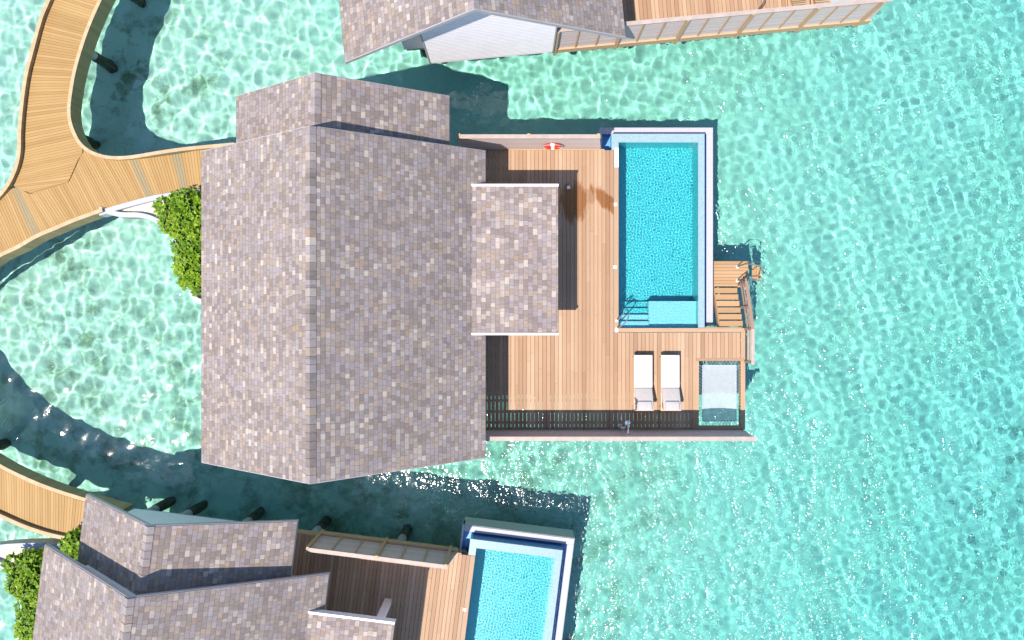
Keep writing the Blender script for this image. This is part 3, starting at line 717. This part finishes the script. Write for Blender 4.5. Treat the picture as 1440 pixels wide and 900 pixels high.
# planter and its shrub
PL = Thing('curved_planter', (-12.0, 3.0, 1.6), '', 'planter', 'curved planters by the entrances'); reg(PL.o, 'planter')
up = [PX(*q) for q in ((139, 297), (165, 289), (192, 281.5), (218, 275), (245, 270.5), (270, 267), (312, 264))]
lo = [PX(*q) for q in ((139, 297.5), (168, 305), (195, 306), (214, 311), (230, 321), (244, 336), (254, 356), (260, 380), (266, 405), (276, 425), (312, 432))]
def strip(T, pts, wd, z0, z1, mat, name, side=1, c=.5):
    mb = MB(); nrm = []
    for i, p in enumerate(pts):
        d = (pts[min(i + 1, len(pts) - 1)] - pts[max(i - 1, 0)]); d.z = 0; d.normalize(); nrm.append(Vector((-d.y, d.x, 0)) * side)
    for i in range(len(pts) - 1):
        a_, b_ = pts[i], pts[i + 1]; a2, b2 = a_ + nrm[i] * wd, b_ + nrm[i + 1] * wd
        q = [a_, b_, b2, a2] if side > 0 else [a_, a2, b2, b_]
        L0 = i * .4
        def lv(p, z): return (p.x, p.y, z)
        bt = [lv(p, z0) for p in q]; tp = [lv(p, z1) for p in q]
        uvt = [(L0, 0), (L0 + .4, 0), (L0 + .4, wd), (L0, wd)] if side > 0 else [(L0, 0), (L0, wd), (L0 + .4, wd), (L0 + .4, 0)]
        cc = c if c is not None else random.random()
        mb.face(tp, cc, uvt); mb.face(bt[::-1], cc)
        for m_ in range(4):
            n_ = (m_ + 1) % 4; mb.face([bt[m_], bt[n_], tp[n_], tp[m_]], cc, [(L0, 0), (L0 + .4, 0), (L0 + .4, .2), (L0, .2)])
    mb.mi = ([0] + [1] * 5) * (len(pts) - 1) if isinstance(mat, list) else mb.mi
    return mb.build(name, mat, T.o if T else None, origin=T.loc if T else (0, 0, 0))
def smooth(pts, n=6):
    pts = [Vector(p) for p in pts]; o = []
    for i in range(len(pts) - 1):
        p0, p1, p2, p3 = pts[max(i - 1, 0)], pts[i], pts[i + 1], pts[min(i + 2, len(pts) - 1)]
        for j in range(n):
            t_ = j / n; o.append(.5 * ((2 * p1) + (p2 - p0) * t_ + (2 * p0 - 5 * p1 + 4 * p2 - p3) * t_ * t_ + (3 * p1 - p0 - 3 * p2 + p3) * t_ ** 3))
    o.append(pts[-1]); return o
ups, los = smooth(up, 4), smooth(lo, 4)
strip(PL, ups, .17, 1.55, 2.06, 'planter', 'rim_wall', -1); strip(PL, los, .17, 1.55, 2.05, 'planter', 'rim_wall', 1)
so_ = MB(); ring = [p for p in los] + [p for p in ups[::-1][:-1]]
so_.prism([(p.x, p.y) for p in ring], 1.45, 1.86); PL.part('planting_bed', so_, 'soil')

def shrub(key, blobs, n, zb):
    T = Thing('leafy_shrub', (blobs[0][0], blobs[0][1], zb), '', 'shrub', 'shrubs in the planters'); reg(T.o, key)
    mb = MB(); rnd = random.Random(11); tot = sum(b[3] ** 2 for b in blobs)
    for (bx, by, bz, br) in blobs:
        for tw_ in range(int(n * br * br / tot / 7)):
            # a twig with a rosette of leaves at its tip, out near the blob's surface
            th, cz = rnd.uniform(0, 2 * math.pi), rnd.uniform(-.35, 1); rr = br * rnd.uniform(.35, 1.12) ** .6
            sxy = math.sqrt(1 - cz * cz); q = Vector((bx + rr * sxy * math.cos(th), by + rr * sxy * math.sin(th), bz + rr * cz * .8))
            tone = rnd.random() * .55
            up_ = (Vector((sxy * math.cos(th), sxy * math.sin(th), cz + .9))).normalized()
            a_ = up_.orthogonal().normalized(); b_ = up_.cross(a_)
            m_ = rnd.randint(6, 9); ph = rnd.uniform(0, 6.28)
            for l in range(m_):
                t_ = ph + l * 2.4; d = (a_ * math.cos(t_) + b_ * math.sin(t_)) + up_ * rnd.uniform(.1, 1.0); d.normalize()
                Lf = rnd.uniform(.12, .22); wf = Lf * rnd.uniform(.42, .55); sd_ = d.cross(up_)
                if sd_.length < .05: continue
                sd_.normalize(); nn = sd_.cross(d)
                p0 = q + d * .015; tip = q + d * Lf - nn * .015; mid = q + d * Lf * .6 + nn * .012
                c_ = min(1, tone + rnd.random() * .45)
                mb.face([p0, mid - sd_ * wf * .5, tip, mid], c_); mb.face([p0, mid, tip, mid + sd_ * wf * .5], c_)
    T.part('foliage', mb, 'leaf')
    st = MB()
    for (bx, by, bz, br) in blobs:
        for j in range(4):
            th = rnd.uniform(0, 6.28); st.tube([(bx + .1 * math.cos(th), by + .1 * math.sin(th), zb), (bx + .3 * br * math.cos(th), by + .3 * br * math.sin(th), bz), (bx + .8 * br * math.cos(th), by + .8 * br * math.sin(th), bz + .5 * br)], .022, 5, r1=.008)
    T.part('stems', st, 'bark')
bl = []
for (px, py, r_) in ((234, 294, .38), (252, 285, .40), (268, 290, .5), (243, 312, .42), (262, 318, .55), (283, 300, .5), (262, 345, .40), (277, 340, .5), (268, 368, .52), (266, 386, .42), (278, 395, .44), (283, 370, .4), (272, 330, .5)):
    q = PX(px, py, 2.65); bl.append((q.x, q.y, 2.45 + r_ * .4, r_))
shrub('shrub', bl, 5600, 1.86)
shrub('sprig', [(-9.95, 4.80, 2.55, .42)], 700, 1.86)

# ------------------------------------------------------------------ labels of the middle villa, then the two neighbours as copies
LAB = {
 'villa': ('villa with mottled shingle roofs in the middle of the photo, seen whole from above', 'villa whose white clad gable wall shows, cut off by the top edge of the photo', 'villa with wide shaded valley between its shingle roofs, at the bottom left'),
 'deck': ('sunlit timber deck around the whole pool, carrying two cushioned loungers and a net', 'timber deck cut off by the top edge, behind the long framed screen', 'half shaded timber deck beside the pool cut off by the bottom edge'),
 'pool': ('turquoise pool seen whole, with steps and sitting ledge, on the middle villa deck', 'turquoise pool of the topmost villa', 'turquoise pool cut off by the bottom edge, beside the half shaded deck'),
 'rear_screen': ('low sunlit screen of pale slats carrying the red and white life ring', 'slatted screen behind the topmost villa', 'shaded screen seen from its framed outer side, between bottom left roofs and pool'),
 'front_screen': ('long dark shaded screen along the lower edge of the deck with two cushioned loungers', 'long screen of pale panels between tan posts, along the top edge', 'long slatted screen of the bottom left villa'),
 'ring': ('red and white life ring hanging on the pale slatted screen', None, None),
 'stairs': ('open timber stairs leading down to a small landing beside the middle pool', None, None),
 'handrail': ('timber handrail with flat top running down beside the open stairs', None, None),
 'ladder': ('swim ladder with dark grab handles, going from the stair landing into the sea', None, None),
 'net': ('white laced hammock net in the corner of the middle villa deck, seen whole', 'white hammock net cut off by the top edge, behind the long framed screen', None),
 'lounger_a': ('white cushioned sun lounger nearer the shaded terrace, left of the cushioned pair', 'bare slatted wooden sun lounger at the top edge, the left one of two', None),
 'lounger_b': ('white cushioned sun lounger nearer the hammock net, right of the cushioned pair', 'bare slatted wooden sun lounger at the top edge, the one nearer the net', None),
 'shower': ('slim steel shower pole by the dark front screen, left of the cushioned loungers', 'steel shower pole behind the framed screen at the top edge', None),
 'grab': ('curved steel grab rails over the steps of the middle pool', None, None),
 'light0': ('small white square deck light left of the pool, beside the damp brown stain', None, None),
 'light1': ('small white square deck light halfway along the left side of the pool', None, None),
 'light2': ('small white square deck light at the lower left corner of the middle pool', None, None),
 'light3': ('small pale deck light in the porch roof shadow, on the damp boards', None, None),
 'sign': ('narrow white plate with grey markings lying at the upper left corner of the middle pool', None, None),
 'planter': ('curved white planter with a pointed tip beside the boardwalk branch to the middle villa', None, 'curved white planter under the shrub at the bottom left corner'),
 'shrub': ('bright green shrub against the left eave of the middle villa', None, 'bright green shrub at the bottom left corner, against the lowest roof'),
 'sprig': ('small green shrub tucked under the middle villa eave', None, 'small green sprigs between the bottom left roofs, shading the boardwalk'),
}
def T_about(src, dst, ang):
    return Matrix.Translation((dst[0], dst[1], 0)) @ Matrix.Rotation(ang, 4, 'Z') @ Matrix.Translation((-src[0], -src[1], 0))
TUP = T_about((-5.6, -4.53), (-1.044, 8.65), R(5.3))
TLO = T_about((-5.6, 5.38), (-10.64, -7.725), R(-7.15))
def copy_tree(o, parent=None):
    c = o.copy(); col.objects.link(c)
    if parent is not None: c.parent = parent
    for ch in list(o.children): copy_tree(ch, c)
    return c
for o, key in SETS: o['label'] = LAB[key][0]
for o, key in SETS:
    for i, Tm in ((1, TUP), (2, TLO)):
        lb_ = LAB[key][i]
        if lb_ is None or (i == 1 and key in ('pool', 'rear_screen', 'lounger_a', 'lounger_b')) or (i == 2 and key in ('front_screen',)): continue
        c = copy_tree(o); c['label'] = lb_
        c.location = Tm @ o.location; c.rotation_euler = (0, 0, Tm.to_euler().z)
        if key in ('deck',):
            for ch in c.children:
                if ch.name.startswith('deck_boards'):
                    ch.data = ch.data.copy(); ch.data.materials[0] = M['deck']
# the bare loungers on the topmost deck, and the lower villa's own light
n0 = len(SETS); lounger(5.55, -1.7, 'lounger_a', True); lounger(6.35, -1.75, 'lounger_b', True)
for o, key in SETS[n0:]:
    o['label'] = LAB[key][1]; o['group'] = 'bare wooden loungers'
    p = TUP @ o.location; o.location = p; o.rotation_euler = (0, 0, TUP.to_euler().z)
for o, key in SETS:
    if key == 'light1':
        c = copy_tree(o); c['label'] = 'small white square deck light beside the pool cut off by the bottom edge'
        q = PX(653.5, 857); c.location = (q.x, q.y, 2.0); c.rotation_euler = (0, 0, R(-7.15))

# ------------------------------------------------------------------ boardwalk
BW = Thing('boardwalk', (-17, 3, 2.0), '', 'x'); bw = BW.o
for k_ in ('label', 'category'): del bw[k_]
bw['kind'] = 'structure'
def ribbon(pairs, wd=.098, gap=.008, dark=()):
    a_ = smooth([PX(*p) for p, q in pairs], 10); b_ = smooth([PX(*q) for p, q in pairs], 10)
    s = [0]
    for i in range(1, len(a_)): s.append(s[-1] + ((a_[i] - a_[i - 1]).length + (b_[i] - b_[i - 1]).length) / 2)
    def at(P_, d):
        for i in range(1, len(s)):
            if s[i] >= d: f = (d - s[i - 1]) / max(1e-6, s[i] - s[i - 1]); return P_[i - 1].lerp(P_[i], f)
        return P_[-1]
    mb = MB(); n = int(s[-1] / wd); g = gap / wd
    grey = 0
    for i in range(n):
        p0, p1 = at(a_, i * wd), at(a_, (i + 1 - g) * wd); q0, q1 = at(b_, i * wd), at(b_, (i + 1 - g) * wd)
        c = .3 + .6 * random.random()
        if dark and any(abs(q0.x - PX(dx_, 0).x) < .12 for dx_ in dark): c = .04 + .08 * random.random()
        z = 2.0 + random.uniform(-.002, .002)
        q = [p0, q0, q1, p1]
        ar = sum(q[j].x * q[(j + 1) % 4].y - q[(j + 1) % 4].x * q[j].y for j in range(4))
        if ar < 0: q = [p0, p1, q1, q0]
        mb.hexa([(p.x, p.y, z - .035) for p in q], [(p.x, p.y, z) for p in q], c)
    return mb
zoneA = [((133, -115), (193, -96)), ((96, -50), (158, -30)), ((75, 0), (132, 18)), ((62, 30), (121, 46)), ((52, 62), (112, 73)), ((44, 95), (104, 99)), ((38, 130), (98, 128)), ((35, 160), (97, 152)),
         ((33, 190), (99, 177)), ((32, 212), (107, 195)), ((30, 230), (116, 212)), ((26, 246), (109, 226)), ((22, 256), (103, 240)), ((21, 263), (96, 255)), ((44, 272), (94, 256.5))]
zoneB = [((-60, 330), (-30, 377)), ((-30, 303), (0, 357)), ((0, 282), (27, 345)), ((20, 264), (52, 334)), ((45, 273), (76, 323)), ((70, 265), (100, 313)), ((95, 257), (120, 306)), ((107, 236), (139, 298)), ((118, 214), (160, 292)),
         ((140, 221), (178, 286)), ((184, 224.5), (208, 278)), ((245, 217), (257, 268.5)), ((283, 211), (288, 265)), ((330, 208), (330, 262))]
innerC = [(-30, 377), (-60, 396), (-95, 418), (-122, 440), (-140, 470), (-147, 500), (-140, 535), (-120, 561), (-96, 592), (-53, 626), (0, 659), (38, 677), (75, 692), (119, 706), (175, 722)]
outerC = [(-60, 330), (-100, 350), (-150, 378), (-195, 415), (-220, 460), (-228, 510), (-218, 565), (-190, 612), (-150, 645), (-80, 684), (0, 721), (38, 738), (75, 749.5), (113, 757), (170, 766)]
jb = MB(); jb.prism([(PX(*q).x, PX(*q).y) for q in ((15, 258), (45, 281), (100, 263), (132, 213), (112, 203), (86, 248), (45, 264))][::-1], 1.86, 1.955); BW.part('bearer', jb, 'walk')
BW.part('boards', ribbon(zoneA), 'walk'); BW.part('boards', ribbon(zoneB, dark=(52, 210, 257)), 'walk'); BW.part('boards', ribbon(list(zip(innerC, outerC))), 'walk')
K1 = smooth([PX(*p, 2.1) for p in ((125, -118), (85, -45), (67, 0), (56, 27), (45, 67), (35, 107), (29, 150), (26, 187), (25.5, 212), (21, 235), (11, 257), (-3, 275), (-30, 299), (-68, 326), (-104, 345), (-154, 374), (-199, 412), (-226, 460), (-234, 510), (-223, 567), (-194, 616), (-152, 650), (-82, 690), (0, 727), (38, 743.5), (75, 755), (113, 762), (150, 767))], 6)
strip(BW, K1, .13, 1.45, 2.17, ['kerb', 'fascia_wood'], 'kerb', 1, None)
K2 = smooth([PX(*p, 2.1) for p in ((200, -100), (165, -38), (145, 0), (130.5, 32), (118.5, 65), (108.5, 100), (103, 130), (100.5, 155), (103, 175), (113, 197.5), (126, 210), (142, 217), (160, 220), (185, 219), (225, 212.5), (265, 207), (330, 201))], 6)
strip(BW, K2, .12, 1.45, 2.17, ['kerb', 'fascia_wood'], 'kerb', -1, None)
K3 = smooth([PX(*p, 2.1) for p in ((146, 298), (107, 312), (80, 323.5), (53, 335), (27, 350), (0, 363), (-30, 383), (-60, 402), (-93, 425), (-117, 445), (-134, 472), (-141, 500), (-134, 531), (-115, 556), (-91, 586), (-50, 619), (0, 651), (38, 670), (75, 685), (119, 699), (175, 715))], 6)
strip(BW, K3, .13, 1.45, 2.17, ['kerb', 'fascia_wood'], 'kerb', -1, None)
for (px, py) in ((96, 56), (70, 176), (142, -44), (62, 245), (-110, 400), (-185, 480), (-175, 580), (-68, 642), (30, 714), (100, 740)):
    q = PX(px, py); p = MB(); p.tube([(q.x, q.y, 1.9), (q.x, q.y, .3)], .16, 12); p.tube([(q.x, q.y, .3), (q.x, q.y, -.5), (q.x, q.y, -2.2)], .185, 12, mi=1)
    BW.part('pile', p, ['pile', 'weed'], recv=True)
